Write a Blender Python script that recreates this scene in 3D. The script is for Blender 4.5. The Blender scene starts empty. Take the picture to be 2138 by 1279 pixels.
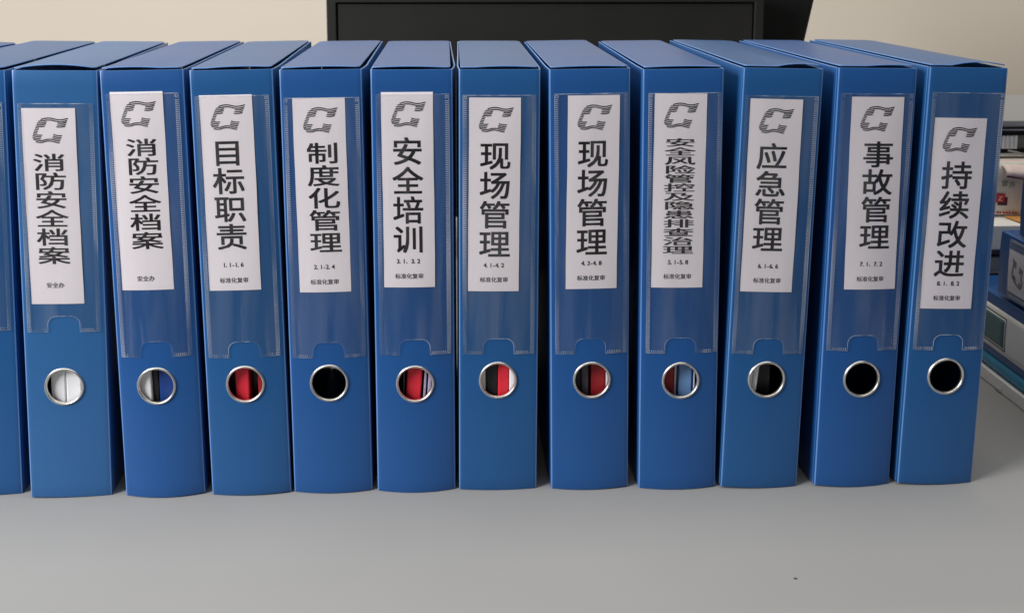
import bpy, bmesh, math, random
from mathutils import Matrix, Vector
random.seed(7)
scene = bpy.context.scene
COL = scene.collection
MM = 0.001

# ------------------------------------------------------------------ camera
F_PX, CX, CY = 2248.263, 1027.082, 211.621          # solved on the 2138 px wide photograph
CAM_POS = (0.363031, -0.755819, 0.396459)
YAW, PITCH, ROLL = 0.035536, 0.136961, 0.0006085
cd = bpy.data.cameras.new('camera')
cam = bpy.data.objects.new('camera', cd)
COL.objects.link(cam)
fw = Vector((math.sin(YAW)*math.cos(PITCH), math.cos(YAW)*math.cos(PITCH), -math.sin(PITCH)))
rt = Vector((math.cos(YAW), -math.sin(YAW), 0))
up = rt.cross(fw)
r2 = rt*math.cos(ROLL) + up*math.sin(ROLL)
u2 = up*math.cos(ROLL) - rt*math.sin(ROLL)
M = Matrix(((r2.x, u2.x, -fw.x, CAM_POS[0]), (r2.y, u2.y, -fw.y, CAM_POS[1]),
            (r2.z, u2.z, -fw.z, CAM_POS[2]), (0, 0, 0, 1)))
cam.matrix_world = M
cd.sensor_fit = 'HORIZONTAL'
cd.sensor_width = 36.0
cd.lens = F_PX/2138*36.0
cd.shift_x = (2138/2 - CX)/2138
cd.shift_y = (CY - 1279/2)/2138
cd.clip_start, cd.clip_end = 0.02, 50
cd.dof.use_dof = True
cd.dof.focus_distance = 0.80
cd.dof.aperture_fstop = 16.0
scene.camera = cam

# ------------------------------------------------------------------ light
world = bpy.data.worlds.new('World')
scene.world = world
world.use_nodes = True
bg = world.node_tree.nodes['Background']
bg.inputs['Color'].default_value = (0.95, 0.97, 1.0, 1)
bg.inputs['Strength'].default_value = 0.13

def area(name, loc, target, sx, sy, energy, color):
    l = bpy.data.lights.new(name, 'AREA')
    l.shape = 'RECTANGLE'; l.size = sx; l.size_y = sy
    l.energy = energy; l.color = color
    o = bpy.data.objects.new(name, l); COL.objects.link(o)
    o.location = loc
    o.rotation_euler = (Vector(target) - Vector(loc)).to_track_quat('-Z', 'Y').to_euler()
    return o
area('window_light', (-1.12, -0.92, 1.00), (0.40, 0.1, 0.1), 0.7, 0.7, 44, (0.98, 0.985, 1.0))
area('ceiling_light', (0.35, 0.05, 2.1), (0.35, 0.65, 0.0), 2.3, 1.1, 30, (1.0, 0.96, 0.89))

scene.view_settings.view_transform = 'Standard'
scene.view_settings.look = 'None'
scene.view_settings.exposure = 0.0
scene.view_settings.gamma = 1.0

# ------------------------------------------------------------------ materials
def srgb(r, g, b):
    f = lambda c: (c/255/12.92 if c/255 <= 0.04045 else ((c/255+0.055)/1.055)**2.4)
    return (f(r), f(g), f(b), 1)

def mat(name, color, rough=0.5, metal=0.0, spec=0.5, grain=0.0, gscale=1500, var=0.0, vscale=12,
        bump=0.0, bscale=60, coat=0.0):
    m = bpy.data.materials.new(name); m.use_nodes = True
    nt = m.node_tree; N = nt.nodes; L = nt.links
    p = N['Principled BSDF']
    p.inputs['Roughness'].default_value = rough
    p.inputs['Metallic'].default_value = metal
    p.inputs['Specular IOR Level'].default_value = spec
    p.inputs['Coat Weight'].default_value = coat
    tc = N.new('ShaderNodeTexCoord')
    col = color if len(color) == 4 else (*color, 1)
    if var > 0:
        n = N.new('ShaderNodeTexNoise'); n.inputs['Scale'].default_value = vscale
        n.inputs['Detail'].default_value = 5
        L.new(tc.outputs['Object'], n.inputs['Vector'])
        r = N.new('ShaderNodeMapRange')
        r.inputs['From Min'].default_value = 0.3; r.inputs['From Max'].default_value = 0.7
        r.inputs['To Min'].default_value = 1-var; r.inputs['To Max'].default_value = 1+var
        L.new(n.outputs['Fac'], r.inputs['Value'])
        mx = N.new('ShaderNodeVectorMath'); mx.operation = 'SCALE'
        mx.inputs[0].default_value = col[:3]
        L.new(r.outputs['Result'], mx.inputs['Scale'])
        L.new(mx.outputs['Vector'], p.inputs['Base Color'])
        rr = N.new('ShaderNodeMapRange')
        rr.inputs['To Min'].default_value = rough*0.85; rr.inputs['To Max'].default_value = rough*1.2
        L.new(n.outputs['Fac'], rr.inputs['Value']); L.new(rr.outputs['Result'], p.inputs['Roughness'])
    else:
        p.inputs['Base Color'].default_value = col
    last = None
    for s, st, dist in ((gscale, grain, 0.00008), (bscale, bump, 0.0012)):
        if st > 0:
            n = N.new('ShaderNodeTexNoise'); n.inputs['Scale'].default_value = s
            n.inputs['Detail'].default_value = 3
            L.new(tc.outputs['Object'], n.inputs['Vector'])
            b = N.new('ShaderNodeBump'); b.inputs['Strength'].default_value = st
            b.inputs['Distance'].default_value = dist
            L.new(n.outputs['Fac'], b.inputs['Height'])
            if last: L.new(last.outputs['Normal'], b.inputs['Normal'])
            last = b
    if last: L.new(last.outputs['Normal'], p.inputs['Normal'])
    return m

def blue_plastic(name, color):
    return mat(name, color, rough=0.33, spec=0.42, grain=0.35, gscale=2600, var=0.05, vscale=9, bump=0.10, bscale=22)

BLUE = blue_plastic('blue_plastic', (0.0135, 0.087, 0.285))
BLUE_TEAL = blue_plastic('paler_blue_plastic', (0.027, 0.122, 0.315))  # paler, greener blue than the other boxes
BLUE_MID = blue_plastic('mid_blue_plastic', (0.0145, 0.094, 0.270))
PAPER = mat('label_paper', (0.92, 0.865, 0.91), rough=0.75, spec=0.3, grain=0.2, gscale=1800, var=0.012, vscale=30, bump=0.05, bscale=30)
INK = mat('black_ink', (0.009, 0.006, 0.009), rough=0.6, spec=0.3)
INK_GREY = mat('grey_ink', (0.013, 0.009, 0.011), rough=0.6, spec=0.3)
METAL = mat('nickel', (0.80, 0.77, 0.72), rough=0.33, metal=1.0, var=0.04, vscale=160)
DESK = mat('grey_laminate', (0.328, 0.325, 0.318), rough=0.58, spec=0.35, grain=0.25, gscale=900, var=0.02, vscale=6)
WALL = mat('cream_wall_paint', (0.80, 0.72, 0.61), rough=0.9, spec=0.2, grain=0.3, gscale=500, var=0.012, vscale=5)
BLACK_SATIN = mat('black_satin_plastic', (0.0125, 0.012, 0.0095), rough=0.5, spec=0.4, grain=0.3, gscale=1800, var=0.05, vscale=10)
BLACK_MATTE = mat('black_matte_plastic', (0.0035, 0.0035, 0.0035), rough=0.75, spec=0.25, grain=0.3)
GROOVE = mat('groove_black', (0.004, 0.004, 0.003), rough=0.8, spec=0.2)
RED = mat('red_card', (0.78, 0.022, 0.045), rough=0.45, var=0.06, vscale=60)
DARKRED = mat('dark_red_card', (0.34, 0.010, 0.016), rough=0.5, var=0.06, vscale=60)
BLACKCARD = mat('black_card', (0.010, 0.009, 0.010), rough=0.5)
NAVY = mat('navy_card', (0.004, 0.040, 0.21), rough=0.5, var=0.05, vscale=40)
PALEBLUE = mat('pale_blue_card', (0.16, 0.32, 0.60), rough=0.5, var=0.05, vscale=40)
WHITE = mat('white_card', (0.86, 0.85, 0.86), rough=0.6, var=0.03, vscale=40)
GREYP = mat('grey_paper_edge', (0.66, 0.63, 0.65), rough=0.7, var=0.15, vscale=300)
LILAC = mat('lilac_paper_edge', (0.42, 0.37, 0.52), rough=0.7, var=0.15, vscale=300)
DARKP = mat('dark_grey_card', (0.09, 0.08, 0.10), rough=0.6, var=0.2, vscale=200)
TEAL = mat('teal_plastic', (0.010, 0.26, 0.46), rough=0.35, var=0.05, vscale=30)
GREENINK = mat('green_ink', (0.06, 0.20, 0.09), rough=0.6)
REDINK = mat('red_ink', (0.60, 0.02, 0.03), rough=0.6)
PURPLEINK = mat('dark_purple_ink', (0.05, 0.02, 0.045), rough=0.6)
PACK = mat('pale_pack', (0.80, 0.77, 0.69), rough=0.55, var=0.05, vscale=40, bump=0.5, bscale=60)
PINKPACK = mat('pink_pack', (0.82, 0.66, 0.61), rough=0.55, var=0.04, vscale=40, bump=0.3, bscale=60)
ORANGE = mat('orange_card', (0.70, 0.33, 0.09), rough=0.6)
BOOKGREEN = mat('dark_green_cover', (0.03, 0.055, 0.045), rough=0.5)
BOOKGREY = mat('grey_cover', (0.30, 0.29, 0.30), rough=0.5)
MAROON = mat('maroon_cover', (0.09, 0.015, 0.03), rough=0.5)
CREAM = mat('cream_paper', (0.88, 0.86, 0.81), rough=0.7, var=0.03, vscale=60)
DULLTEAL = mat('dull_teal_print', (0.085, 0.17, 0.18), rough=0.5)
DARKGREEN = mat('dark_green_print', (0.03, 0.06, 0.05), rough=0.5)
GREYTRAY = mat('grey_tray', (0.30, 0.30, 0.31), rough=0.45)
WEAVE = mat('beige_weave', (0.62, 0.55, 0.47), rough=0.8, var=0.1, vscale=200)

CUT_GLINT = mat('cut_edge_glint', (0.14, 0.29, 0.60), rough=0.35, grain=0.2)  # pale blue paints the light caught on sheet rims and bevels
CREASE_GLINT = mat('crease_glint', (0.13, 0.27, 0.58), rough=0.35, grain=0.2)  # pale blue for whitened folds, with their highlight painted in

def film_mat(name, diff, gl_rough=0.16, gl=1.0):
    m = bpy.data.materials.new(name); m.use_nodes = True
    nt = m.node_tree; N = nt.nodes; L = nt.links
    for n in list(N): N.remove(n)
    out = N.new('ShaderNodeOutputMaterial')
    tr = N.new('ShaderNodeBsdfTransparent'); tr.inputs['Color'].default_value = (0.93, 0.92, 0.91, 1)
    df = N.new('ShaderNodeBsdfDiffuse'); df.inputs['Color'].default_value = (0.78, 0.78, 0.79, 1)
    g = N.new('ShaderNodeBsdfGlossy'); g.inputs['Roughness'].default_value = gl_rough
    g.inputs['Color'].default_value = (1, 1, 1, 1)
    tc = N.new('ShaderNodeTexCoord')
    mp = N.new('ShaderNodeMapping'); mp.inputs['Scale'].default_value = (80, 20, 9)
    mp.inputs['Rotation'].default_value = (0, 0.12, 0)
    oi = N.new('ShaderNodeObjectInfo')
    ad = N.new('ShaderNodeVectorMath'); ad.operation = 'ADD'
    sc = N.new('ShaderNodeMath'); sc.operation = 'MULTIPLY'; sc.inputs[1].default_value = 9.0
    L.new(oi.outputs['Random'], sc.inputs[0])
    L.new(tc.outputs['Object'], mp.inputs['Vector'])
    L.new(mp.outputs['Vector'], ad.inputs[0]); L.new(sc.outputs[0], ad.inputs[1])
    n = N.new('ShaderNodeTexNoise'); n.inputs['Scale'].default_value = 1.0
    n.inputs['Detail'].default_value = 2.0; n.inputs['Distortion'].default_value = 0.4
    L.new(ad.outputs[0], n.inputs['Vector'])
    b = N.new('ShaderNodeBump'); b.inputs['Strength'].default_value = 0.8; b.inputs['Distance'].default_value = 0.009
    L.new(n.outputs['Fac'], b.inputs['Height'])
    L.new(b.outputs['Normal'], g.inputs['Normal'])
    # Schlick reflectance, the same from either side of the thin film
    ge = N.new('ShaderNodeNewGeometry')
    dt = N.new('ShaderNodeVectorMath'); dt.operation = 'DOT_PRODUCT'
    L.new(ge.outputs['Incoming'], dt.inputs[0]); L.new(ge.outputs['Normal'], dt.inputs[1])
    ab = N.new('ShaderNodeMath'); ab.operation = 'ABSOLUTE'; L.new(dt.outputs['Value'], ab.inputs[0])
    iv = N.new('ShaderNodeMath'); iv.operation = 'SUBTRACT'; iv.inputs[0].default_value = 1.0
    L.new(ab.outputs[0], iv.inputs[1])
    pw = N.new('ShaderNodeMath'); pw.operation = 'POWER'; pw.inputs[1].default_value = 5.0
    L.new(iv.outputs[0], pw.inputs[0])
    ml = N.new('ShaderNodeMath'); ml.operation = 'MULTIPLY_ADD'; ml.use_clamp = True
    ml.inputs[1].default_value = 0.9; ml.inputs[2].default_value = 0.05*gl
    L.new(pw.outputs[0], ml.inputs[0])
    # uneven film haze, widened to paint glare streaks as diffuse white
    hz = N.new('ShaderNodeMapRange')
    hz.inputs['From Min'].default_value = 0.42; hz.inputs['From Max'].default_value = 0.74
    hz.inputs['To Min'].default_value = diff*0.3; hz.inputs['To Max'].default_value = diff*4.0
    L.new(n.outputs['Fac'], hz.inputs['Value'])
    m1 = N.new('ShaderNodeMixShader'); L.new(hz.outputs['Result'], m1.inputs[0])
    L.new(tr.outputs[0], m1.inputs[1]); L.new(df.outputs[0], m1.inputs[2])
    m2 = N.new('ShaderNodeMixShader'); L.new(ml.outputs[0], m2.inputs[0])
    L.new(m1.outputs[0], m2.inputs[1]); L.new(g.outputs[0], m2.inputs[2])
    L.new(m2.outputs[0], out.inputs['Surface'])
    return m
FILM = film_mat('clear_film', 0.018, 0.22)
SEAM = film_mat('welded_film', 0.19, 0.32, 1.4)

# ------------------------------------------------------------------ helpers
def tag(o, label=None, cat=None, group=None, kind=None):
    if label: o['label'] = label
    if cat: o['category'] = cat
    if group: o['group'] = group
    if kind: o['kind'] = kind
    return o

def empty(name, loc=(0, 0, 0), rot=(0, 0, 0)):
    o = bpy.data.objects.new(name, None); COL.objects.link(o)
    o.location = loc; o.rotation_euler = rot; o.empty_display_size = 0.02
    return o

def mesh_obj(name, verts, faces, material, parent=None, smooth=False, solid=0.0, bevel=0.0, offset=-1.0, rim=None):
    me = bpy.data.meshes.new(name)
    me.from_pydata([tuple(v) for v in verts], [], faces)
    me.materials.append(material)
    me.validate(); me.update()
    if smooth: me.shade_smooth()
    o = bpy.data.objects.new(name, me); COL.objects.link(o)
    if parent: o.parent = parent
    if solid:
        s = o.modifiers.new('solid', 'SOLIDIFY'); s.thickness = solid; s.offset = offset
        s.use_even_offset = True
        if rim is not None:
            me.materials.append(rim); s.material_offset_rim = 1
    if bevel:
        b = o.modifiers.new('bevel', 'BEVEL'); b.width = bevel; b.segments = 2
        b.limit_method = 'ANGLE'; b.angle_limit = math.radians(50)
        if rim is not None: b.material = 1
    return o

def grid(us, vs, fn, flip=False):
    verts = [fn(u, v) for v in vs for u in us]
    n = len(us); faces = []
    for j in range(len(vs)-1):
        for i in range(n-1):
            a = j*n+i
            q = (a, a+1, a+1+n, a+n)
            faces.append(q[::-1] if flip else q)
    return verts, faces

def lin(a, b, n): return [a+(b-a)*i/(n-1) for i in range(n)]

def box_mesh(x0, x1, y0, y1, z0, z1):
    v = [(x0,y0,z0),(x1,y0,z0),(x1,y1,z0),(x0,y1,z0),(x0,y0,z1),(x1,y0,z1),(x1,y1,z1),(x0,y1,z1)]
    f = [(0,3,2,1),(4,5,6,7),(0,1,5,4),(1,2,6,5),(2,3,7,6),(3,0,4,7)]
    return v, f

def slab(name, dims, material, parent=None, bevel=0.0008, jitter=0.0):
    x0, x1, y0, y1, z0, z1 = dims
    v, f = box_mesh(*dims)
    if jitter: v = [(a+random.uniform(-jitter, jitter), b+random.uniform(-jitter, jitter), c) for a, b, c in v]
    o = mesh_obj(name, v, f, material, parent)
    if bevel:
        b = o.modifiers.new('bevel', 'BEVEL'); b.width = bevel; b.segments = 3
        b.limit_method = 'ANGLE'
    return o

# printed characters: outlines of the built-in text font turned into flat mesh (em units)
_cache = {}
def glyph(ch, weight):
    key = (ch, weight)
    if key in _cache: return _cache[key]
    c = bpy.data.curves.new('tmp', 'FONT'); c.body = ch; c.size = 1.0
    c.resolution_u = 3
    o = bpy.data.objects.new('tmp', c); COL.objects.link(o)
    dg = bpy.context.evaluated_depsgraph_get()
    me = bpy.data.meshes.new_from_object(o.evaluated_get(dg))
    bm = bmesh.new(); bm.from_mesh(me)          # cut into narrow strips so that it can follow a curved card
    x = 0.08
    while x < 1.0:
        bmesh.ops.bisect_plane(bm, geom=bm.verts[:]+bm.edges[:]+bm.faces[:], plane_co=(x, 0, 0), plane_no=(1, 0, 0))
        x += 0.12
    bm.to_mesh(me); bm.free()
    vs = [(v.co.x, v.co.y) for v in me.vertices]
    fs = [tuple(p.vertices) for p in me.polygons]
    bpy.data.objects.remove(o); bpy.data.curves.remove(c); bpy.data.meshes.remove(me)
    # keep every face turned the same way
    out = []
    for f in fs:
        a = sum(vs[f[i-1]][0]*vs[f[i]][1]-vs[f[i]][0]*vs[f[i-1]][1] for i in range(len(f)))
        out.append(f if a > 0 else f[::-1])
    if weight:                                   # bolder stroke: four copies a hair apart
        n = len(vs); allv = []; allf = []
        for q, (dx, dy) in enumerate(((-1, -1), (1, -1), (1, 1), (-1, 1))):
            allv += [(x+dx*weight, y+dy*weight) for x, y in vs]
            allf += [tuple(i+q*n for i in f) for f in out]
        vs, out = allv, allf
    _cache[key] = (vs, out)
    return _cache[key]

def ink_box(ch, weight):
    vs, _ = glyph(ch, weight)
    xs = [v[0] for v in vs]; ys = [v[1] for v in vs]
    return min(xs), max(xs), min(ys), max(ys)

# logo: fourteen wavy stripes; coordinates in units of 1/1345 of the logo's width, y down
LOGO = [
 [(665,245),(760,210),(860,188),(960,182),(1060,190),(1150,210),(1240,235),(1340,248),(1450,245),(1560,222),(1680,197)],
 [(580,308),(660,297),(760,287),(880,262),(960,258),(1080,265),(1180,292),(1300,318),(1420,325),(1520,310),(1650,272)],
 [(530,372),(700,372),(790,355),(880,325)], [(1285,375),(1400,390),(1500,378),(1625,340)],
 [(508,432),(620,445),(740,430),(855,400)], [(1260,452),(1400,462),(1500,450),(1595,420)],
 [(480,492),(600,508),(720,508),(820,482)], [(1240,518),(1350,530),(1470,520),(1570,490)],
 [(455,550),(585,578)], [(430,612),(560,640)], [(400,678),(535,708)], [(378,738),(508,772)],
 [(362,798),(480,832),(600,846),(700,840)], [(1115,815),(1200,842),(1300,862),(1430,862)],
 [(340,858),(450,895),(560,912),(660,915)], [(1095,882),(1200,915),(1300,935),(1405,935)],
 [(335,925),(440,965),(540,985),(635,982)], [(1070,945),(1180,978),(1280,998),(1380,1000)],
 [(355,990),(460,1035),(560,1052),(680,1052),(800,1020),(900,1002),(1000,1002),(1100,1020),(1220,1058),(1350,1070)],
 [(440,1095),(540,1120),(680,1120),(800,1085),(900,1068),(1000,1072),(1100,1090),(1220,1125),(1330,1140)]]

def ribbon(pts, w, sub=3):
    # Catmull-Rom smoothed polyline -> quads strip
    P = [Vector(p) for p in pts]; out = []
    for i in range(len(P)-1):
        p0 = P[max(i-1, 0)]; p1 = P[i]; p2 = P[i+1]; p3 = P[min(i+2, len(P)-1)]
        for k in range(sub):
            t = k/sub
            out.append(0.5*((2*p1)+(p2-p0)*t+(2*p0-5*p1+4*p2-p3)*t*t+(3*p1-p0-3*p2+p3)*t**3))
    out.append(P[-1])
    vs = []; fs = []
    for i, p in enumerate(out):
        d = (out[min(i+1, len(out)-1)]-out[max(i-1, 0)]).normalized()
        n = Vector((-d.y, d.x))*w/2
        vs += [p+n, p-n]
    for i in range(len(out)-1):
        a = 2*i; fs.append((a, a+1, a+3, a+2))
    return vs, fs

# ------------------------------------------------------------------ box file
W, D, H = 0.057937, 0.238830, 0.315
T = 0.0011                       # sheet thickness
ROWGROUP = 'blue box files standing in a row on the desk'

def build_box(name, loc, rot, label, group, bulge=(0.004, 0.0008), lift=(0.0007, 0.0, 1.0), side=(0.0006, 0.001),
              blue=None, pocket=None, card=None, ring=True, hole=(0.0, 0.085), dark_gap=0.0):
    blue = blue or BLUE
    root = empty(name, loc, rot)
    tag(root, label, 'box file', group)
    bb, bt = bulge
    def S(u, z, off=0.0):
        """point on the outer face of the spine, off = distance out of the face"""
        t = max(0.0, min(1.0, z/H))
        bu = bb+(bt-bb)*t**0.75
        s = max(0.0, 1-(2*u/W)**2)
        return Vector((u, -bu*s-off, z))
    # --- spine: rectangle with a round hole, corners folded back
    hu, hz = hole; R = 0.0128; B = 0.0165
    verts = []; faces = []; idx = {}
    def vid(p):
        k = (round(p[0]*1e6), round(p[1]*1e6))
        if k not in idx:
            idx[k] = len(verts); verts.append(S(p[0], p[1]))
        return idx[k]
    rc = 0.0016
    ul = lin(-W/2+rc*0.6, hu-B, 5); uc = lin(hu-B, hu+B, 9); ur = lin(hu+B, W/2-rc*0.6, 5)
    us = ul[:-1]+uc[:-1]+ur
    zl = lin(0.0004, hz-B, 8); zc = lin(hz-B, hz+B, 9); zt = lin(hz+B, H-0.0003, 20)
    zs = zl[:-1]+zc[:-1]+zt
    for j in range(len(zs)-1):
        for i in range(len(us)-1):
            if hu-B-1e-7 <= us[i] and us[i+1] <= hu+B+1e-7 and hz-B-1e-7 <= zs[j] and zs[j+1] <= hz+B+1e-7: continue
            faces.append((vid((us[i], zs[j])), vid((us[i+1], zs[j])), vid((us[i+1], zs[j+1])), vid((us[i], zs[j+1]))))
    per = [(u, zc[0]) for u in uc[:-1]]+[(uc[-1], z) for z in zc[:-1]]+[(u, zc[-1]) for u in uc[:0:-1]]+[(uc[0], z) for z in zc[:0:-1]]
    def blend(p, f):
        a = math.atan2(p[1]-hz, p[0]-hu)
        c = (hu+R*math.cos(a), hz+R*math.sin(a))
        return (p[0]*(1-f)+c[0]*f, p[1]*(1-f)+c[1]*f)
    fr = [0, 0.5, 1.0]
    for k in range(len(per)):
        p, q = per[k], per[(k+1) % len(per)]
        for a, b in zip(fr[:-1], fr[1:]):
            faces.append((vid(blend(p, a)), vid(blend(q, a)), vid(blend(q, b)), vid(blend(p, b))))
    # folded corners, whitened plastic and edge highlight painted along the crease
    crease = []
    for sgn in (-1, 1):
        prev = [idx[(round((sgn*(W/2-rc*0.6))*1e6), round(z*1e6))] for z in zs]
        arc = [(sgn*(W/2-rc*0.10), 0.00025), (sgn*W/2, 0.0011), (sgn*(W/2), 0.0030)]
        for ai, (ax, ay) in enumerate(arc):
            cur = []
            for z in zs:
                cur.append(len(verts)); verts.append(Vector((ax, ay, z)))
            for j in range(len(zs)-1):
                q = (prev[j], cur[j], cur[j+1], prev[j+1])
                if ai == 0: crease.append(len(faces))
                faces.append(q if sgn > 0 else q[::-1])
            prev = cur
    o = mesh_obj('spine', verts, faces, blue, root, smooth=True, solid=T, bevel=0.0003, rim=CUT_GLINT)
    o.data.materials.append(CREASE_GLINT)
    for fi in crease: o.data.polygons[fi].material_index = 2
    # --- side panels, bowed
    for sgn, bw in ((-1, side[0]), (1, side[1])):
        def fn(y, z):
            t = (y-0.003)/(D-0.003)
            bow = bw*min(1.0, t/0.10)**0.8*(1-t)**1.3*(0.75+0.25*z/H)
            return Vector((sgn*(W/2+bow), y, z))
        vs, fs = grid([0.003, 0.006, 0.011, 0.018, 0.03, 0.05, 0.09, 0.14, 0.19, D], lin(0.0004, H-0.0003, 7), fn, flip=(sgn < 0))
        mesh_obj('side_panel', vs, fs, blue, root, smooth=True, solid=T, bevel=0.0003, rim=CUT_GLINT)
    # --- top flap with a lifted front edge
    la, lc, lw = lift
    uL, uR = -W/2+0.0011, W/2-0.0015
    tus = [uL, uL+0.001, uL+0.003]+lin(uL+0.007, uR-0.007, 11)+[uR-0.003, uR-0.001, uR]
    def top(u, v):
        t = 2*u/W
        d = min(u-uL, uR-u)
        ys = 0.0008+max(0.0, 0.0014-d)*0.8
        y = ys+(D-0.004-ys)*v
        if v > 0.99: y -= max(0, 0.004-d)*1.2
        l = la*max(0.0, 1-((t-lc)/lw)**2)*(1-v)**3
        return Vector((u, y, H+0.0010+l+0.0006*(1-v)**6+0.0012*math.sin(math.pi*v)*math.cos(t*1.4)))
    vs, fs = grid(tus, [0, 0.01, 0.04, 0.1, 0.2, 0.35, 0.5, 0.65, 0.8, 0.92, 1.0], top)
    mesh_obj('top_flap', vs, fs, blue, root, smooth=True, solid=0.0008, bevel=0.0002, rim=CUT_GLINT)
    v, f = box_mesh(-W/2+T+0.0003, W/2-T-0.0003, 0.003, D-0.003, 0.0003, 0.0015)
    mesh_obj('base_panel', v, f, blue, root)
    v, f = box_mesh(-W/2+T+0.0003, W/2-T-0.0003, D-0.0014, D-0.0002, 0.002, H-0.0008)
    mesh_obj('rear_panel', v, f, blue, root)
    # --- metal finger ring
    if ring:
        prof = [(12.4, 1.9), (12.1, 1.2), (12.1, 0.4), (12.3, -0.5), (12.75, -1.05), (13.3, -1.25), (13.75, -1.0), (14.1, -0.4), (14.2, 0.3)]
        c0 = S(hu, hz); n = 56
        rv = []; rf = []
        for k in range(n):
            a = 2*math.pi*k/n
            wob = 1+0.006*math.sin(3*a+hu*900+loc[0]*40)
            for r_, y_ in prof:
                pu = hu+r_*MM*wob*math.cos(a); pz = hz+r_*MM*wob*math.sin(a)
                s_ = S(pu, pz)
                rv.append(Vector((pu, s_.y+y_*MM, pz)))
        m = len(prof)
        for k in range(n):
            for j in range(m-1):
                a = k*m+j; b = ((k+1) % n)*m+j
                rf.append((a, a+1, b+1, b))
        mesh_obj('finger_ring', rv, rf, METAL, root, smooth=True)
    # --- clear label pocket
    if pocket:
        x0, x1, z0, z1 = [p*MM for p in pocket]
        NO = 0.0112; NH = 0.0115; nc = 0.0
        def zb(u):
            a = abs(u-nc)
            if a >= NO: return z0
            if a <= 0.0052: return z0+NH
            return z0+NH-0.006+math.sqrt(max(0, 0.006**2-(a-0.0052)**2))
        pv = []; pf = []
        OFF = 0.0010
        seed = loc[0]*37
        def puff(u, z):
            e = min((u-x0), (x1-u), (z1-z)*0.7, 0.012)/0.012
            return max(0, e)*(0.00035+0.00025*math.sin(seed+u*90+z*23)+0.0002*math.sin(seed*2+z*60-u*140))
        for us_, in_n in ((lin(x0, -NO, 8), False), (lin(-NO+1e-6, NO-1e-6, 13), True), (lin(NO, x1, 8), False)):
            base = len(pv); rows = 30
            for u in us_:
                zb_ = zb(u)
                for j in range(rows):
                    z = zb_+(z1-zb_)*j/(rows-1)
                    pv.append(S(u, z, OFF+puff(u, z)))
            for i in range(len(us_)-1):
                for j in range(rows-1):
                    a = base+i*rows+j
                    pf.append((a, a+rows, a+rows+1, a+1))
        film = mesh_obj('label_pocket', pv, pf, FILM, root, smooth=True)
        # welded teeth and the film's own cut edge
        sv = []; sf = []
        def bar(ua, ub, za, zb__, h=0.00025, o0=OFF):
            b0 = len(sv)
            for hh in (0.0, h):
                for (uu, zz) in ((ua, za), (ub, za), (ub, zb__), (ua, zb__)):
                    k = 0.12e-3 if hh else 0
                    du = k if uu == ua else -k; dz = k if zz == za else -k
                    sv.append(S(uu+du, zz+dz, o0+0.0001+hh))
            sf.extend([tuple(b0+i for i in q) for q in ((4,5,6,7),(0,1,5,4),(1,2,6,5),(2,3,7,6),(3,0,4,7))])
        z = z0+0.0035
        while z < z1-0.0045:
            if True:
                bar(x0+0.0004, x0+0.0026, z, z+0.00055)
                bar(x1-0.0026, x1-0.0004, z, z+0.00055)
            z += 0.00135
        u = x0+0.004
        while u < x1-0.004:
            if abs(u-nc) > NO+0.0008: bar(u, u+0.0005, z0+0.0006, z0+0.0021)
            u += 0.00135
        for (uu, zz) in ((x0, z1), (x1, z1), (x0, z0), (x1, z0)):       # corner eyelets of the weld
            su = 1 if uu == x0 else -1; sz = 1 if zz == z0 else -1
            cu, cz = uu+su*0.0016, zz+sz*0.0018
            n = 10; b0 = len(sv)
            for k in range(n):
                a = 2*math.pi*k/n
                sv.append(S(cu+0.0012*math.cos(a), cz+0.0012*math.sin(a), OFF+0.00025))
                sv.append(S(cu+0.0007*math.cos(a), cz+0.0007*math.sin(a), OFF+0.00025))
            for k in range(n):
                a = b0+2*k; b = b0+2*((k+1) % n)
                sf.append((a, b, b+1, a+1))
        outline = [(x0, z1), (x0, z0)]+[(-NO, z0)]+[(-NO, z0+0.0055)]
        outline += [(-0.0052-0.006*math.cos(a), z0+NH-0.006+0.006*math.sin(a)) for a in lin(0.1, math.pi/2, 6)]
        outline += [(0.0052+0.006*math.sin(a), z0+NH-0.006+0.006*math.cos(a)) for a in lin(0, math.pi/2-0.1, 6)]
        outline += [(NO, z0+0.0055), (NO, z0), (x1, z0), (x1, z1), (x0, z1)]
        def subdiv(a, b):
            n = max(1, int(math.hypot(b[0]-a[0], b[1]-a[1])/0.008))
            return [(a[0]+(b[0]-a[0])*i/n, a[1]+(b[1]-a[1])*i/n) for i in range(n)]
        ol = []
        for a, b in zip(outline[:-1], outline[1:]): ol += subdiv(a, b)
        ol.append(outline[-1])
        base = len(sv)
        for i, p in enumerate(ol):
            a = ol[max(i-1, 0)]; b = ol[min(i+1, len(ol)-1)]
            d = Vector((b[0]-a[0], b[1]-a[1])).normalized(); nn = Vector((-d.y, d.x))*0.00022
            sv.append(S(p[0]+nn.x, p[1]+nn.y, OFF+0.00022)); sv.append(S(p[0]-nn.x, p[1]-nn.y, OFF+0.00022))
        for i in range(len(ol)-1):
            a = base+2*i; sf.append((a, a+1, a+3, a+2))
        seam = mesh_obj('weld_seam', sv, sf, SEAM, film)
        seam['kind'] = 'stuff'
    if card:
        add_card(root, S, card)
    return root, S

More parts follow.
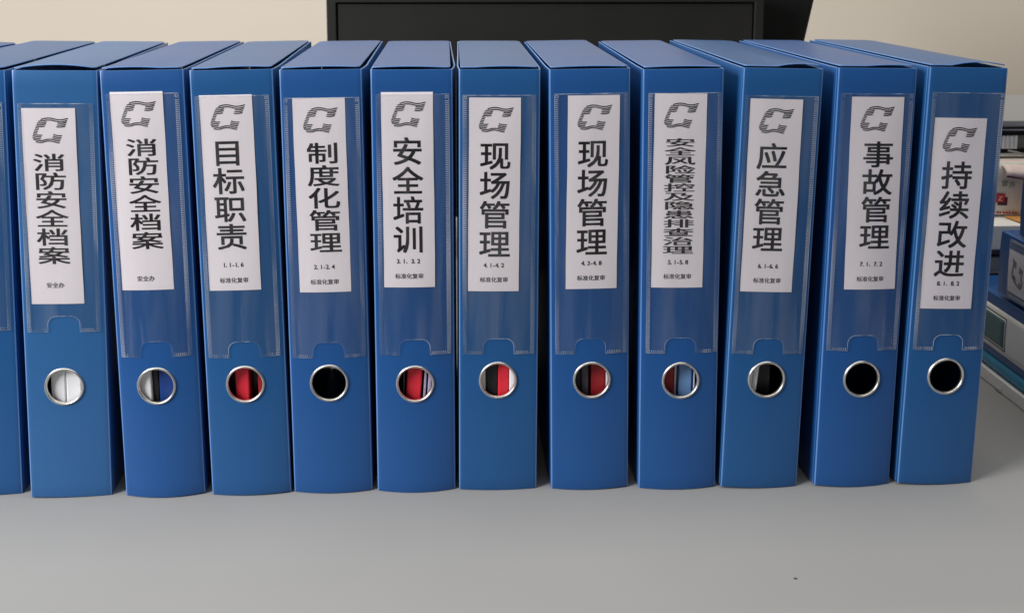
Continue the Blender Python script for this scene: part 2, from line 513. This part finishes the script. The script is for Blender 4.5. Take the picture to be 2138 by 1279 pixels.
def add_card(root, S, c):
    """c: tl, tr, bl corners (mm, on the spine), title, title box, number, office"""
    tl, tr, bl = [Vector(p)*MM for p in (c['tl'], c['tr'], c['bl'])]
    eu = tr-tl; ev = bl-tl
    cw, chh = eu.length, ev.length
    ph = c.get('ph', 0.0)
    def C(a, b, off=0.0):
        """a, b in mm from the card's top-left corner -> spine point"""
        p = tl+eu*(a*MM/cw)+ev*(b*MM/chh)
        w_ = 0.00018*math.sin(ph+b*0.07)+0.0001*math.sin(ph*3+a*0.16+b*0.02)
        return S(p.x, p.y, 0.00045+w_*0.8+off)
    cwm, chm = cw/MM, chh/MM
    edge = lambda b: 0.10*math.sin(ph*5+b*0.05)+0.06*math.sin(ph*2+b*0.15)
    vs, fs = grid(lin(0, cwm, 20), lin(0, chm, 26), lambda a, b: C(a+(edge(b) if a in (0, cwm) else 0), b), flip=True)
    card = mesh_obj('label_card', vs, fs, PAPER, root, smooth=True)
    INKOFF = 0.00010
    # logo
    lx, ly, lw = c.get('logo', (7.0, 7.0, 24.6))
    k = lw/1345.0
    gv = []; gf = []
    for pl in LOGO:
        rv, rf = ribbon(pl, 45)
        b0 = len(gv)
        gv += [C(lx+(p.x-335)*k, ly+(p.y-178)*k, INKOFF) for p in rv]
        gf += [tuple(b0+i for i in q) for q in rf]
    mesh_obj('printed_logo', gv, gf, INK_GREY, card)
    def put(name, glyphs, material):
        gv = []; gf = []
        for ch, wt, x, y, sx, sy in glyphs:      # x, y = left / baseline in mm, down positive
            vs, fs = glyph(ch, wt)
            b0 = len(gv)
            gv += [C(x+p[0]*sx, y-p[1]*sy, INKOFF) for p in vs]
            gf += [tuple(b0+i for i in q) for q in fs]
        mesh_obj(name, gv, gf, material, card)
    # title: one column of characters squeezed to fit its height
    tx, ty, tw, th = c['tbox']
    n = len(c['title']); pitch = th/(n-0.06)
    gl = []
    sx = tw/0.90; sy = pitch*0.985
    for i, ch in enumerate(c['title']):
        wt = 0.014 if n < 8 else 0.016
        gl.append((ch, wt, tx-0.05*sx, ty-0.03*pitch+i*pitch+0.865*sy, sx, sy))
    put('printed_title', gl, INK)
    def line(name, text, cxm, cym, width, size):
        adv = []
        for ch in text:
            if ch == '、': adv.append(1.0)
            elif ord(ch) > 255: adv.append(1.0)
            else: adv.append(0.56)
        tot = sum(adv); s = width/tot; x = cxm-width/2; gl = []
        for ch, a in zip(text, adv):
            if ord(ch) < 256:
                x0, x1, _, _ = ink_box(ch, 0.025)
                gx = x+(a*s-(x1-x0)*size)/2-x0*size
                if ch == '.': gx = x-0.02*s-x0*size
                gl.append((ch, 0.025, gx, cym+0.36*size, size, size))
            else:
                gl.append((ch, 0.012, x, cym+0.38*s, s, s))
            x += a*s
        put(name, gl, INK_GREY)
    if c.get('num'):
        t, cxm, cym, wdt = c['num']
        line('printed_number', t, cxm, cym, wdt, 4.4)
    t, cxm, cym, wdt = c['office']
    line('printed_office', t, cxm, cym, wdt, 4.1)

STD = '标准化复审'
def card(tl, tr, bl, title, tL, tT, tB, num, office, ph, tw=20.8):
    """positions given on the spine in mm, turned into card coordinates here"""
    top = (tl[1]+tr[1])/2
    c = dict(tl=tl, tr=tr, bl=bl, title=title, ph=ph)
    skew = lambda z: (bl[0]-tl[0])*(top-z)/(top-bl[1])
    zt, zb_ = tT, tB
    c['tbox'] = (tL-tl[0]-skew((tT+tB)/2), top-tT, tw, tT-tB)
    if num: c['num'] = (num[0], num[1]-tl[0]-skew(num[2]), top-num[2], num[3])
    c['office'] = (office[0], office[1]-tl[0]-skew(office[2]), top-office[2], office[3])
    return c

PK = (-25.8, 26.2, 106.0, 296.5)
BOXES = [
 # key, (x, y, lean, yaw), bulge mm, lift, side bow, blue, pocket, hole, card
 (-1, (-0.07644, -0.003567, 0.03748, -0.026194), (3, .6), (0.7, 0, 1), (.6, .6), 0, PK, (0, 85), None,
  'blue box file mostly outside the left edge, only its top corner showing'),
 (0, (0.01371, 0.005075, 0.01819, 0.047682), (2, .6), (0.9, 0.2, 1), (.6, .8), 2, (-25.8, 26.2, 126.3, 292), (0, 85), None,
  'blue box file cut off by the left edge, no label card visible in its pocket'),
 (1, (0.080588, 0.000228, 0.014108, 0.054352), (1.6, .4), (2.6, 0.05, 0.98), (.5, .6), 1, (-25.4, 25.2, 126.5, 291.6), (-1.8, 85.0),
  card((-23.6, 288.4), (12.9, 288.4), (-22.1, 146.9), '消防安全档案', -15.8, 255.8, 176.0, None, ('安全办', -4.9, 160.8, 12.6), .3),
  'paler blue box file with white papers filling its ring, its fire safety card set low'),
 (2, (0.149049, 0.00121, -0.013542, 0.015458), (5.6, .6), (0.9, -0.3, 0.7), (.5, .9), 0, (-25.2, 25.0, 107.3, 298.4), (-1.4, 85.2),
  card((-22.8, 299.8), (13.8, 299.8), (-22.0, 156.8), '消防安全档案', -12.7, 266.2, 186.5, None, ('安全办', -4.6, 165.3, 12.6), 1.4),
  'blue box file whose fire safety card pokes above its pocket, ring half navy'),
 (3, (0.212346, 0.00038, -0.016822, 0.017296), (3.6, .6), (0.9, 0.2, 0.8), (.5, 1.6), 2, (-25.8, 25.3, 106.2, 296.5), (-0.6, 85.3),
  card((-22.9, 297.3), (13.8, 297.3), (-22.6, 155.9), '目标职责', -15.5, 265.2, 185.4, ('1.1-1.6', -4.9, 174.8, 14.8), (STD, -4.8, 163.4, 20.6), 2.2),
  'blue box file numbered 1.1-1.6 with red folders in its ring'),
 (4, (0.272293, 0.002125, -0.010126, 0.00254), (4.2, .6), (0.8, 0.1, 0.9), (.4, 2.2), 0, (-26.4, 26.5, 104.6, 294.8), (-0.5, 85.0),
  card((-20.4, 294.8), (16.5, 294.8), (-19.5, 153.5), '制度化管理', -10.5, 262.5, 182.2, ('2.1-2.4', -1.3, 172.3, 14.8), (STD, -1.3, 161.2, 20.6), 3.1, 21.2),
  'blue box file numbered 2.1-2.4 with an empty black ring'),
 (5, (0.333966, 0.001866, -0.002743, 0.007509), (4.8, .6), (0.8, -0.1, 0.9), (.4, 2.5), 0, (-25.2, 26.2, 106.4, 297.3), (-0.1, 83.9),
  card((-21.8, 298.9), (14.9, 298.9), (-21.4, 156.8), '安全培训', -13.7, 266.2, 181.7, ('3.1、3.2', -3.8, 176.3, 17.0), (STD, -3.2, 165.2, 20.6), 4.4, 20.4),
  'blue box file numbered 3.1、3.2, one bright red folder in its ring'),
 (6, (0.394528, 0.001212, 0.00293, 0.000575), (2.2, .5), (0.8, 0.2, 0.8), (1.4, 1.0), 2, (-26.0, 25.8, 106.0, 296.4), (-0.4, 85.5),
  card((-21.6, 294.8), (15.2, 294.6), (-22.4, 153.2), '现场管理', -13.5, 262.6, 177.6, ('4.1-4.2', -3.7, 172.6, 14.8), (STD, -3.6, 161.8, 20.6), 5.0),
  'blue box file numbered 4.1-4.2, black red and white in its ring'),
 (7, (0.46323, 0.000526, -0.012463, 0.008689), (3.8, .6), (0.6, 0.0, 0.9), (.9, .6), 0, (-25.2, 27.0, 105.6, 297.2), (1.3, 85.1),
  card((-15.6, 296.0), (21.6, 295.9), (-17.8, 154.4), '现场管理', -8.7, 263.8, 178.6, ('4.3-4.8', 1.0, 173.6, 14.8), (STD, 0.7, 162.5, 20.6), 6.1),
  'blue box file numbered 4.3-4.8, card against the pocket right side'),
 (8, (0.528605, -0.001084, -0.008368, -0.000476), (4.0, .6), (0.6, 0.0, 0.9), (.9, .5), 0, (-24.8, 27.4, 106.0, 297.6), (1.1, 84.6),
  card((-20.5, 297.7), (17.0, 297.2), (-21.6, 155.4), '安全风险管控及隐患排查治理', -12.5, 265.0, 180.1, ('5.1-5.8', -2.3, 174.3, 14.8), (STD, -2.5, 163.6, 20.6), 7.7),
  'blue box file numbered 5.1-5.8 with squeezed thirteen-character writing'),
 (9, (0.58998, -0.002897, 0.023252, 0.021439), (2.6, .5), (2.0, 0.45, 0.60), (.8, .4), 2, (-26.5, 26.0, 104.6, 295.0), (0.6, 84.5),
  card((-22.8, 293.0), (15.3, 292.7), (-22.7, 151.3), '应急管理', -15.4, 260.5, 180.6, ('6.1-6.6', -3.4, 170.5, 14.8), (STD, -3.5, 159.7, 20.6), 8.3),
  'blue box file numbered 6.1-6.6, top flap gaping at right'),
 (10, (0.660971, -0.001774, 0.014916, 0.033696), (4.2, .6), (0.9, 0.4, 0.65), (.8, .4), 0, (-26.2, 26.5, 106.3, 296.5), (1.4, 84.0),
  card((-18.3, 294.2), (20.2, 294.2), (-16.0, 152.4), '事故管理', -6.6, 261.6, 181.7, ('7.1、7.2', 3.1, 171.5, 17.0), (STD, 3.1, 160.3, 20.6), 9.2, 21.2),
  'blue box file numbered 7.1、7.2, second from the right end'),
 (11, (0.724351, -0.001791, 0.023382, 0.033050), (2.8, .5), (2.6, 0.30, 0.72), (.8, .5), 2, (-25.8, 27.4, 105.5, 296.6), (0.9, 84.7),
  card((-22.4, 278.4), (16.2, 278.3), (-22.8, 136.7), '持续改进', -14.0, 246.3, 160.0, ('8.1、8.2', -3.2, 155.8, 17.0), (STD, -3.4, 144.8, 20.6), 9.9, 21.4),
  'blue box file numbered 8.1、8.2 at the row right end'),
]
BL = {0: BLUE, 1: BLUE_TEAL, 2: BLUE_MID}
ROOTS = {}
for key, (bx, by, lean, yaw), bu, lf, sd, bl, pk, hl, cdx, lab in BOXES:
    r, S_ = build_box('box_file', (bx, by, abs(math.sin(lean))*W/2), (0, lean, yaw), lab, ROWGROUP,
                      (bu[0]*MM, bu[1]*MM), (lf[0]*MM, lf[1], lf[2]), (sd[0]*MM, sd[1]*MM), BL[bl], pk, cdx,
                      hole=(hl[0]*MM, hl[1]*MM))
    ROOTS[key] = r

# ------------------------------------------------------------------ what shows through the rings
def filling(key, hu, items):
    root = ROOTS[key]
    Mx = Matrix.Translation(root.location) @ root.rotation_euler.to_matrix().to_4x4()
    for name, a, b, front, material, tilt, label, cat in items:
        t = (b-a)*MM
        rr = min(t*0.25, 0.0012)
        z0, z1 = -0.078, 0.205
        prof = []
        n = 5
        for i in range(n):
            an = math.pi*i/(2*(n-1))
            prof.append((-t/2+rr-rr*math.cos(an), rr-rr*math.sin(an)))
        for i in range(n):
            an = math.pi*i/(2*(n-1))
            prof.append((t/2-rr+rr*math.sin(an), rr-rr*math.cos(an)))
        prof += [(t/2, 0.21), (-t/2, 0.21)]
        vs = [(x, y, z) for z in (z0, z1) for x, y in prof]
        m = len(prof)
        fs = [(i, (i+1) % m, m+(i+1) % m, m+i) for i in range(m)]+[tuple(range(m))[::-1], tuple(range(m, 2*m))]
        o = mesh_obj(name, vs, fs, material)
        o.matrix_world = Mx @ Matrix.Translation(((a+b)/2*MM+hu*MM, front*MM, 0.085)) @ Matrix.Rotation(math.radians(tilt), 4, 'Y')
        tag(o, label, cat)
filling(1, -1.8, [
 ('paper_bundle', -10.6, -0.1, 2.6, WHITE, 0, 'left half of the white papers filling the ring of the paler blue box', 'papers'),
 ('paper_bundle', 0.1, 11.0, 2.9, WHITE, 0, 'right half of the white papers filling the ring of the paler blue box', 'papers')])
filling(2, -1.4, [
 ('paper_bundle', -14.0, -4.4, -0.4, WHITE, -1, 'light grey papers at the left of the ring beside navy folder', 'papers'),
 ('document_folder', -4.2, 0.2, 2, BLACKCARD, -1, 'black folder between light grey papers and navy folder in a ring', 'folder'),
 ('document_folder', 0.5, 13.0, 2, NAVY, 0, 'navy blue folder at the right of the ring beside light grey papers', 'folder')])
filling(3, -0.6, [
 ('document_folder', -14.0, -8.8, 9, BLACKCARD, 0, 'black folder left of the red folders in the ring of file 1.1-1.6', 'folder'),
 ('document_folder', -8.2, 2.0, 2.6, RED, 0, 'wide red folder in the middle of the ring in file 1.1-1.6', 'folder'),
 ('document_folder', 2.3, 7.2, 12, BLACKCARD, 0, 'black slab standing for shade between two red folders in file 1.1-1.6', 'folder'),  # added black slab gives the gap its shade
 ('document_folder', 7.6, 15.5, 6, DARKRED, 0, 'darker red folder at the right of the ring in file 1.1-1.6', 'folder')])
filling(5, -0.1, [
 ('document_folder', -14.5, -9.4, 9, BLACKCARD, 2, 'black folder at the left of the ring in file 3.1、3.2', 'folder'),
 ('paper_bundle', -9.0, -7.7, 4, DARKP, 2, 'thin dark grey papers left of the red folder in file 3.1、3.2', 'papers'),
 ('document_folder', -6.3, 4.9, 2.4, RED, 4, 'bright red folder tilted in the ring of file 3.1、3.2', 'folder'),
 ('paper_bundle', 6.6, 8.3, 3.5, LILAC, 4, 'first strip of lilac papers right of the red folder in file 3.1、3.2', 'papers'),
 ('paper_bundle', 9.6, 12.2, 3.5, LILAC, 4, 'outer strip of lilac papers right of the red folder in file 3.1、3.2', 'papers')])
filling(6, -0.4, [
 ('paper_bundle', -13.5, -9.0, 1.2, WHITE, 0, 'grey papers at the left of the ring in file 4.1-4.2', 'papers'),
 ('document_folder', -8.6, 0.0, 2.5, BLACKCARD, 0, 'black folder between grey papers and red folder in file 4.1-4.2', 'folder'),
 ('document_folder', 0.2, 8.4, 2.5, RED, 0, 'red folder between black and white ones in file 4.1-4.2', 'folder'),
 ('document_folder', 8.6, 14.5, 2.5, WHITE, 0, 'white folder at the right of the ring in file 4.1-4.2', 'folder')])
filling(7, 1.3, [
 ('document_folder', -14.0, -7.3, 4, BLACKCARD, 0, 'black folder at the left of the ring in file 4.3-4.8', 'folder'),
 ('paper_bundle', -7.0, -1.6, 3.5, DARKP, 0, 'dark grey papers left of the red folder in file 4.3-4.8', 'papers'),
 ('document_folder', 0.2, 11.4, 5, DARKRED, 0, 'deep red folder at the right of the ring in file 4.3-4.8', 'folder'),
 ('paper_bundle', 11.6, 13.8, 5, WHITE, 0, 'white sliver of papers right of the red folder in file 4.3-4.8', 'papers')])
filling(8, 1.1, [
 ('document_folder', -14.0, -4.0, 3.5, DARKRED, 1, 'deep red folder at the left of the ring in file 5.1-5.8', 'folder'),
 ('paper_bundle', -3.0, -1.2, 6.5, GREYP, 1, 'grey papers between the red and pale blue folders in file 5.1-5.8', 'papers'),
 ('document_folder', -0.8, 0.2, 6, NAVY, 1, 'thin navy divider left of the pale blue folder in file 5.1-5.8', 'folder'),
 ('document_folder', 0.3, 10.4, 5.5, PALEBLUE, 1, 'pale blue folder in the ring of file 5.1-5.8', 'folder'),
 ('document_folder', 10.5, 11.3, 6, NAVY, 1, 'thin navy divider right of the pale blue folder in file 5.1-5.8', 'folder'),
 ('paper_bundle', 11.5, 12.4, 6, WHITE, 1, 'white sliver of papers at the right in file 5.1-5.8', 'papers')])
filling(9, 0.6, [
 ('paper_bundle', -14.0, -9.6, 0.8, WHITE, 3.5, 'outer grey papers leaning at the left of the ring in file 6.1-6.6', 'papers'),
 ('paper_bundle', -9.3, -5.6, 1.0, WHITE, 5, 'inner pale papers leaning in the left of the ring in file 6.1-6.6', 'papers'),
 ('document_folder', -4.6, 6.0, 8, BLACKCARD, 0, 'blackish folder deep inside the ring in file 6.1-6.6', 'folder')])

# ------------------------------------------------------------------ desk, wall
def desk():
    x0, x1, yb = -1.2, 2.2, 1.44
    yf = -0.153; r = 0.022
    prof = [(yb, 0.0), (0.7, 0), (0.3, 0), (0.0, 0), (-0.1, 0), (yf, 0)]
    for i in range(1, 11):
        a = math.pi/2*i/10
        prof.append((yf-r*math.sin(a), -r+r*math.cos(a)))
    prof += [(yf-r, -0.03), (yb, -0.03)]
    vs = [(x, y, z) for x in (x0, x1) for y, z in prof]
    m = len(prof)
    fs = [(i, (i+1) % m, m+(i+1) % m, m+i) for i in range(m)]+[tuple(range(m))[::-1], tuple(range(m, 2*m))]
    o = mesh_obj('desk', vs, fs, DESK)
    for p in o.data.polygons:
        p.use_smooth = len(p.vertices) == 4
    es = o.modifiers.new('split', 'EDGE_SPLIT'); es.split_angle = math.radians(40)
    tag(o, 'plain light grey laminate desk top under the whole row of files', 'desk')
desk()
v, f = box_mesh(-2.6, 3.6, 1.50, 1.60, -0.8, 2.6)
tag(mesh_obj('wall', v, f, WALL), 'plain cream painted wall behind the screen and files', 'wall')

# crumb on the desk
bm = bmesh.new(); bmesh.ops.create_icosphere(bm, subdivisions=2, radius=1.0)
vs = [(v_.co.x*0.0012*(1+0.3*math.sin(9*v_.co.y)), v_.co.y*0.0007, v_.co.z*0.0005+0.00045) for v_ in bm.verts]
fs = [tuple(x.index for x in f_.verts) for f_ in bm.faces]; bm.free()
o = mesh_obj('crumb', vs, fs, DARKP, smooth=True); o.location = (0.580, -0.122, 0)
tag(o, 'tiny dark crumb lying on the bare desk front', 'crumb')

# ------------------------------------------------------------------ monitor behind
def frame_ring(x0, x1, z0, z1, bx, bz, y0, y1):
    """rectangular frame with depth, inner opening bx/bz in from the edge"""
    o_ = [(x0, z0), (x1, z0), (x1, z1), (x0, z1)]
    i_ = [(x0+bx, z0+bz), (x1-bx, z0+bz), (x1-bx, z1-bz), (x0+bx, z1-bz)]
    vs = [(x, y0, z) for x, z in o_]+[(x, y0, z) for x, z in i_]+[(x, y1, z) for x, z in o_]+[(x, y1, z) for x, z in i_]
    fs = []
    for k in range(4):
        n = (k+1) % 4
        fs += [(k, n, 4+n, 4+k), (8+n, 8+k, 12+k, 12+n), (n, k, 8+k, 8+n), (4+k, 4+n, 12+n, 12+k)]
    return vs, fs
mon = empty('monitor', (0.48, 0.6, 0))
tag(mon, 'black computer monitor behind the row, screen off with a thin raised bezel', 'monitor')
mx0, mx1, mz0, mz1 = -0.2755, 0.2755, 0.06, 0.3465
v, f = frame_ring(mx0, mx1, mz0, mz1, 0.0120, 0.0120, -0.004, 0.02)
b = mesh_obj('bezel', v, f, BLACK_SATIN, mon, bevel=0.0012)
v, f = box_mesh(mx0+0.0121, mx1-0.0121, 0.0035, 0.012, mz0+0.0121, mz1-0.0121)
mesh_obj('groove', v, f, GROOVE, mon)
v, f = box_mesh(mx0+0.0140, mx1-0.0140, -0.001, 0.0034, mz0+0.0140, mz1-0.0140)
mesh_obj('screen', v, f, BLACK_SATIN, mon)
v, f = box_mesh(mx0+0.003, mx1-0.003, 0.0201, 0.045, mz0+0.003, mz1-0.003)
mesh_obj('back_cover', v, f, BLACK_SATIN, mon, bevel=0.004)
v, f = box_mesh(-0.03, 0.03, 0.046, 0.06, 0.012, 0.2)
mesh_obj('stand_post', v, f, BLACK_SATIN, mon, bevel=0.003)
v, f = box_mesh(-0.11, 0.11, -0.05, 0.12, 0.0005, 0.012)
mesh_obj('stand_base', v, f, BLACK_SATIN, mon, bevel=0.003)
# dark case with a slanting right edge, standing behind the monitor's right end
pts = [(0.700, 0.0), (0.820, 0.0), (0.8265, 0.262), (0.842, 0.3415), (0.842, 0.43), (0.700, 0.43)]
vs = [(x, 0.66, z) for x, z in pts]+[(x, 0.80, z) for x, z in pts]
m = len(pts)
fs = [tuple(range(m)), tuple(range(m, 2*m))[::-1]]+[((i+1) % m, i, m+i, m+(i+1) % m) for i in range(m)]
tag(mesh_obj('equipment_case', vs, fs, BLACK_MATTE, bevel=0.002),
    'deep black case with slanting right edge behind the right end of the monitor', 'case')

# ------------------------------------------------------------------ stack of files at the right
XS = 0.860
tag(slab('paper_folder', (XS-0.001, 1.09, -0.09, 0.24, 0.0004, 0.0122), CREAM, bevel=0.001),
    'flat white folder at the very bottom of the right-hand stack, on the desk', 'folder')
# small closing tab on the white folder
o = slab('tab', (XS-0.0022, XS-0.0012, 0.160, 0.172, 0.0012, 0.0045), GREYP, bevel=0.0003)
o.parent = bpy.data.objects['paper_folder']
tag(slab('plastic_folder', (XS+0.001, 1.08, -0.08, 0.245, 0.0130, 0.0262), TEAL, bevel=0.005),
    'bright teal plastic folder above the white folder in the right-hand stack', 'folder')

def lying(name, z, yend, label, cardd, x=XS, pocket=PK):
    # local z -> +y, local u -> +z, spine faces -x
    r, S_ = build_box(name, (0, 0, 0), (0, 0, 0), label, 'blue box files lying in the right-hand stack', (0.003, 0.001),
                      (0.0006, 0, 1), (0.0004, 0.0004), BLUE, pocket, cardd)
    R = Matrix(((0, 1, 0, x), (0, 0, 1, yend-H), (1, 0, 0, z+W/2), (0, 0, 0, 1)))
    r.rotation_mode = 'XYZ'
    r.matrix_world = R
    return r, S_
r, S_ = lying('box_file', 0.0270, 0.245, 'lying blue box file, its white spine card framing a dull teal rectangle', None, x=XS+0.002, pocket=None)
# wide white spine card with framed teal rectangle
def patch(name, u0, u1, z0, z1, off, material, parent, S_=S_, solid=0.0001):
    vs, fs = grid(lin(u0, u1, 8), lin(z0, z1, 8), lambda u, z: S_(u, z, off))
    return mesh_obj(name, vs, fs, material, parent, smooth=True, solid=solid)
c_ = patch('label_card', -0.0215, 0.0185, 0.02, 0.30, 0.0005, CREAM, r)
patch('printed_rectangle', -0.0175, 0.0135, 0.232, 0.290, 0.00062, DARKGREEN, c_)
patch('printed_rectangle', -0.0162, 0.0122, 0.2333, 0.289, 0.0007, CREAM, c_)
patch('printed_rectangle', -0.0150, 0.0110, 0.2346, 0.2875, 0.00078, DULLTEAL, c_)
r, S_ = lying('box_file', 0.0895, 0.180, 'blue box file lying above the framed-card file, its striped logo card sideways',
   card((-21.6, 297.0), (17.0, 297.0), (-21.6, 156.5), '消防安全档案', -12.7, 266.2, 186.5, None, ('安全办', -4.6, 165.3, 12.6), 1.1))
r, S_ = lying('box_file', 0.1490, 0.155, 'blue box file on top of right-hand stack, only its end in frame', None, x=XS+0.003)

# ------------------------------------------------------------------ things behind the stack
def thing_slab(name, dims, material, label, cat, bevel=0.001):
    return tag(slab(name, dims, material, bevel=bevel), label, cat)
BX0 = 0.86
def book(dims, cover, page, label, edge=0.0016):
    x0, x1, y0, y1, z0, z1 = dims
    root = empty('book', (x0, y0, z0))
    tag(root, label, 'book')
    def part(n, d, m_):
        o = slab(n, (d[0]-x0, d[1]-x0, d[2]-y0, d[3]-y0, d[4]-z0, d[5]-z0), m_, root, bevel=0.0004)
    part('cover', (x0, x1, y0, y1, z0, z0+edge), cover)
    part('cover', (x0, x1, y0, y1, z1-edge, z1), cover)
    part('pages', (x0+0.002, x1-0.002, y0+0.002, y1-0.002, z0+edge+0.0001, z1-edge-0.0001), page)
book((BX0+.01, 1.10, 0.305, 0.50, 0.0005, 0.0695), BOOKGREEN, BOOKGREEN, 'thick dark green book at the bottom behind the right-hand files', 0.004)
book((BX0, 1.09, 0.300, 0.50, 0.0700, 0.0865), CREAM, CREAM, 'thin white book lying on the dark green book')
book((BX0+.005, 1.10, 0.302, 0.50, 0.0870, 0.1010), MAROON, BOOKGREY, 'grey book with a dark maroon lower cover below white paper')
thing_slab('paper_ream', (BX0, 1.08, 0.276, 0.50, 0.1015, 0.1265), CREAM, 'pile of white paper below the printed pale carton', 'paper')
# orange envelope
vs = [(0.9330, 0.281, 0.1275), (0.985, 0.278, 0.1275), (0.99, 0.3065, 0.1275), (0.9290, 0.3065, 0.1275)]
o = mesh_obj('envelope', vs, [(0, 1, 2, 3)], ORANGE, solid=0.0012, offset=1.0)
tag(o, 'orange envelope lying on the pile of white paper', 'envelope')
# carton with print
root = empty('carton', (0.8795, 0.310, 0.1290)); tag(root, 'pale printed carton with green writing and a red square', 'carton')
def cfn(x, z): return Vector((x, 0.002*math.sin(x*60+z*30)+0.0015*math.sin(z*110), z))
vs, fs = grid(lin(-0.03, 0.16, 20), lin(0, 0.056, 8), cfn)
mesh_obj('front_panel', vs, fs, PACK, root, smooth=True, solid=0.001)
v, f = box_mesh(-0.029, 0.159, 0.006, 0.10, 0.0005, 0.0555)
mesh_obj('body', v, f, PACK, root, bevel=0.002)
def cpatch(name, pts, material, off):
    vs = [cfn(x, z)+Vector((0, -off, 0)) for x, z in pts]
    return mesh_obj(name, vs, [tuple(range(len(vs)))], material, root)
def rect(x0, x1, z0, z1): return [(x0, z0), (x1, z0), (x1, z1), (x0, z1)]
cx0 = 0.0405
cpatch('printed_square', rect(cx0+.0030, cx0+.0125, 0.0100, 0.0185), PURPLEINK, 0.0006)
cpatch('printed_square', rect(cx0+.0000, cx0+.0095, 0.0130, 0.0225), REDINK, 0.0009)
gv = []; gf = []
def ctext(ch, x, z, s):
    vs, fs = glyph(ch, 0.008); b0 = len(gv)
    gv.extend([cfn(x+p[0]*s, z+p[1]*s)+Vector((0, -0.0012, 0)) for p in vs]); gf.extend([tuple(b0+i for i in q) for q in fs])
ctext('Z', cx0+.0025, 0.0148, 0.0075)
mesh_obj('printed_mark', gv, gf, CREAM, root)
gv = []; gf = []
for i, ch in enumerate('官方'): ctext(ch, cx0+.0035+i*0.0075, 0.0312-0.0012*i, 0.0070)
mesh_obj('printed_writing', gv, gf, GREENINK, root)
gv = []; gf = []
for i in range(9):
    b0 = len(gv); x = cx0-.004+i*0.0031
    gv += [cfn(a, z)+Vector((0, -0.0007, 0)) for a, z in rect(x, x+random.uniform(.0014, .0028), 0.0012, 0.0032)]
    gf.append((b0, b0+1, b0+2, b0+3))
mesh_obj('printed_border', gv, gf, REDINK, root)
# crumpled pinkish bag lying over the carton's upper right
vs, fs = grid(lin(0, 0.14, 22), lin(0, 1, 9), lambda x, t: Vector((x, 0.022*t-0.010*math.sin(t*3.0), (0.014-0.10*x*(1-t)*(1 if x < .12 else .8))*1.0*t+0.0035*math.sin(x*120)*t*(1-t)+(-0.16*x)*(1-t))))
o = mesh_obj('paper_bag', vs, fs, PINKPACK, smooth=True, solid=0.0008)
o.location = (0.9230, 0.298, 0.1715)
tag(o, 'crumpled pinkish paper bag lying over the top of the pale carton', 'bag')
gv, gf = grid(lin(0, 0.14, 22), [0, 1], lambda x, t: Vector((x, -0.0012, -0.16*x+0.0016*t)))
e_ = mesh_obj('printed_stripe', gv, gf, MAROON, o, smooth=True)
# desk tray: white base, black rails, white mesh and beige woven side, grey rim
root = empty('document_tray', (0.88, 0.33, 0.1880)); tag(root, 'black railed desk tray with white mesh side under a grey rim', 'tray')
def tpart(n, d, m_, bv=0.0006):
    o = slab(n, d, m_, root, bevel=bv); return o
tpart('base_board', (-0.02, 0.30, -0.002, 0.2, -0.0015, 0.0025), CREAM)
tpart('lower_rail', (-0.02, 0.30, -0.004, 0.0, 0.0027, 0.0070), BLACK_MATTE)
tpart('upper_rail', (-0.02, 0.30, -0.004, 0.0, 0.0212, 0.0258), BLACK_MATTE)
tpart('upper_rail', (-0.02, 0.30, -0.003, 0.0, 0.0278, 0.0296), BLACK_MATTE)
tpart('glass_strip', (-0.02, 0.30, -0.002, 0.0, 0.0260, 0.0277), PAPER, 0.0003)
tpart('rim', (-0.02, 0.30, -0.002, 0.2, 0.0298, 0.0365), GREYTRAY, 0.001)
tpart('woven_side', (-0.02, 0.30, 0.004, 0.006, 0.0071, 0.0211), WEAVE, 0.0)
# mesh: white panel with slots
gv = []; gf = []
mw = 0.0058; x_ = 0.0530
def addq(x0, x1, z0, z1):
    v, f = box_mesh(x0, x1, -0.0012, 0.0006, z0, z1); b0 = len(gv)
    gv.extend(v); gf.extend([tuple(b0+i for i in q) for q in f])
cols = 3
for ci in range(cols+1):
    addq(x_+ci*0.0045-0.0013, x_+ci*0.0045+0.0013, 0.0071, 0.0211)
for ri in range(9):
    z_ = 0.0072+ri*0.00172
    for ci in range(cols):
        addq(x_+ci*0.0045+0.0014, x_+ci*0.0045+0.0031, z_, z_+0.0011)
gv = [(a, b-0.0022, c) for a, b, c in gv]
m_ = mesh_obj('mesh_panel', gv, gf, WHITE, root)
m_['kind'] = 'stuff'
# loose cable in front of the tray
pts = [(0.936, 0.322, 0.1940), (0.945, 0.320, 0.1925), (0.955, 0.319, 0.1890), (0.97, 0.318, 0.186), (1.0, 0.318, 0.1850)]
vs = []; fs = []; n = 8
for i, p in enumerate(pts):
    for k in range(n):
        a = 2*math.pi*k/n
        vs.append((p[0]+0.0*a, p[1]+0.0010*math.cos(a), p[2]+0.0010*math.sin(a)))
for i in range(len(pts)-1):
    for k in range(n):
        fs.append((i*n+k, i*n+(k+1) % n, (i+1)*n+(k+1) % n, (i+1)*n+k))
tag(mesh_obj('cable', vs, fs, GREYTRAY, smooth=True), 'thin grey cable hanging in front of the desk tray', 'cable')
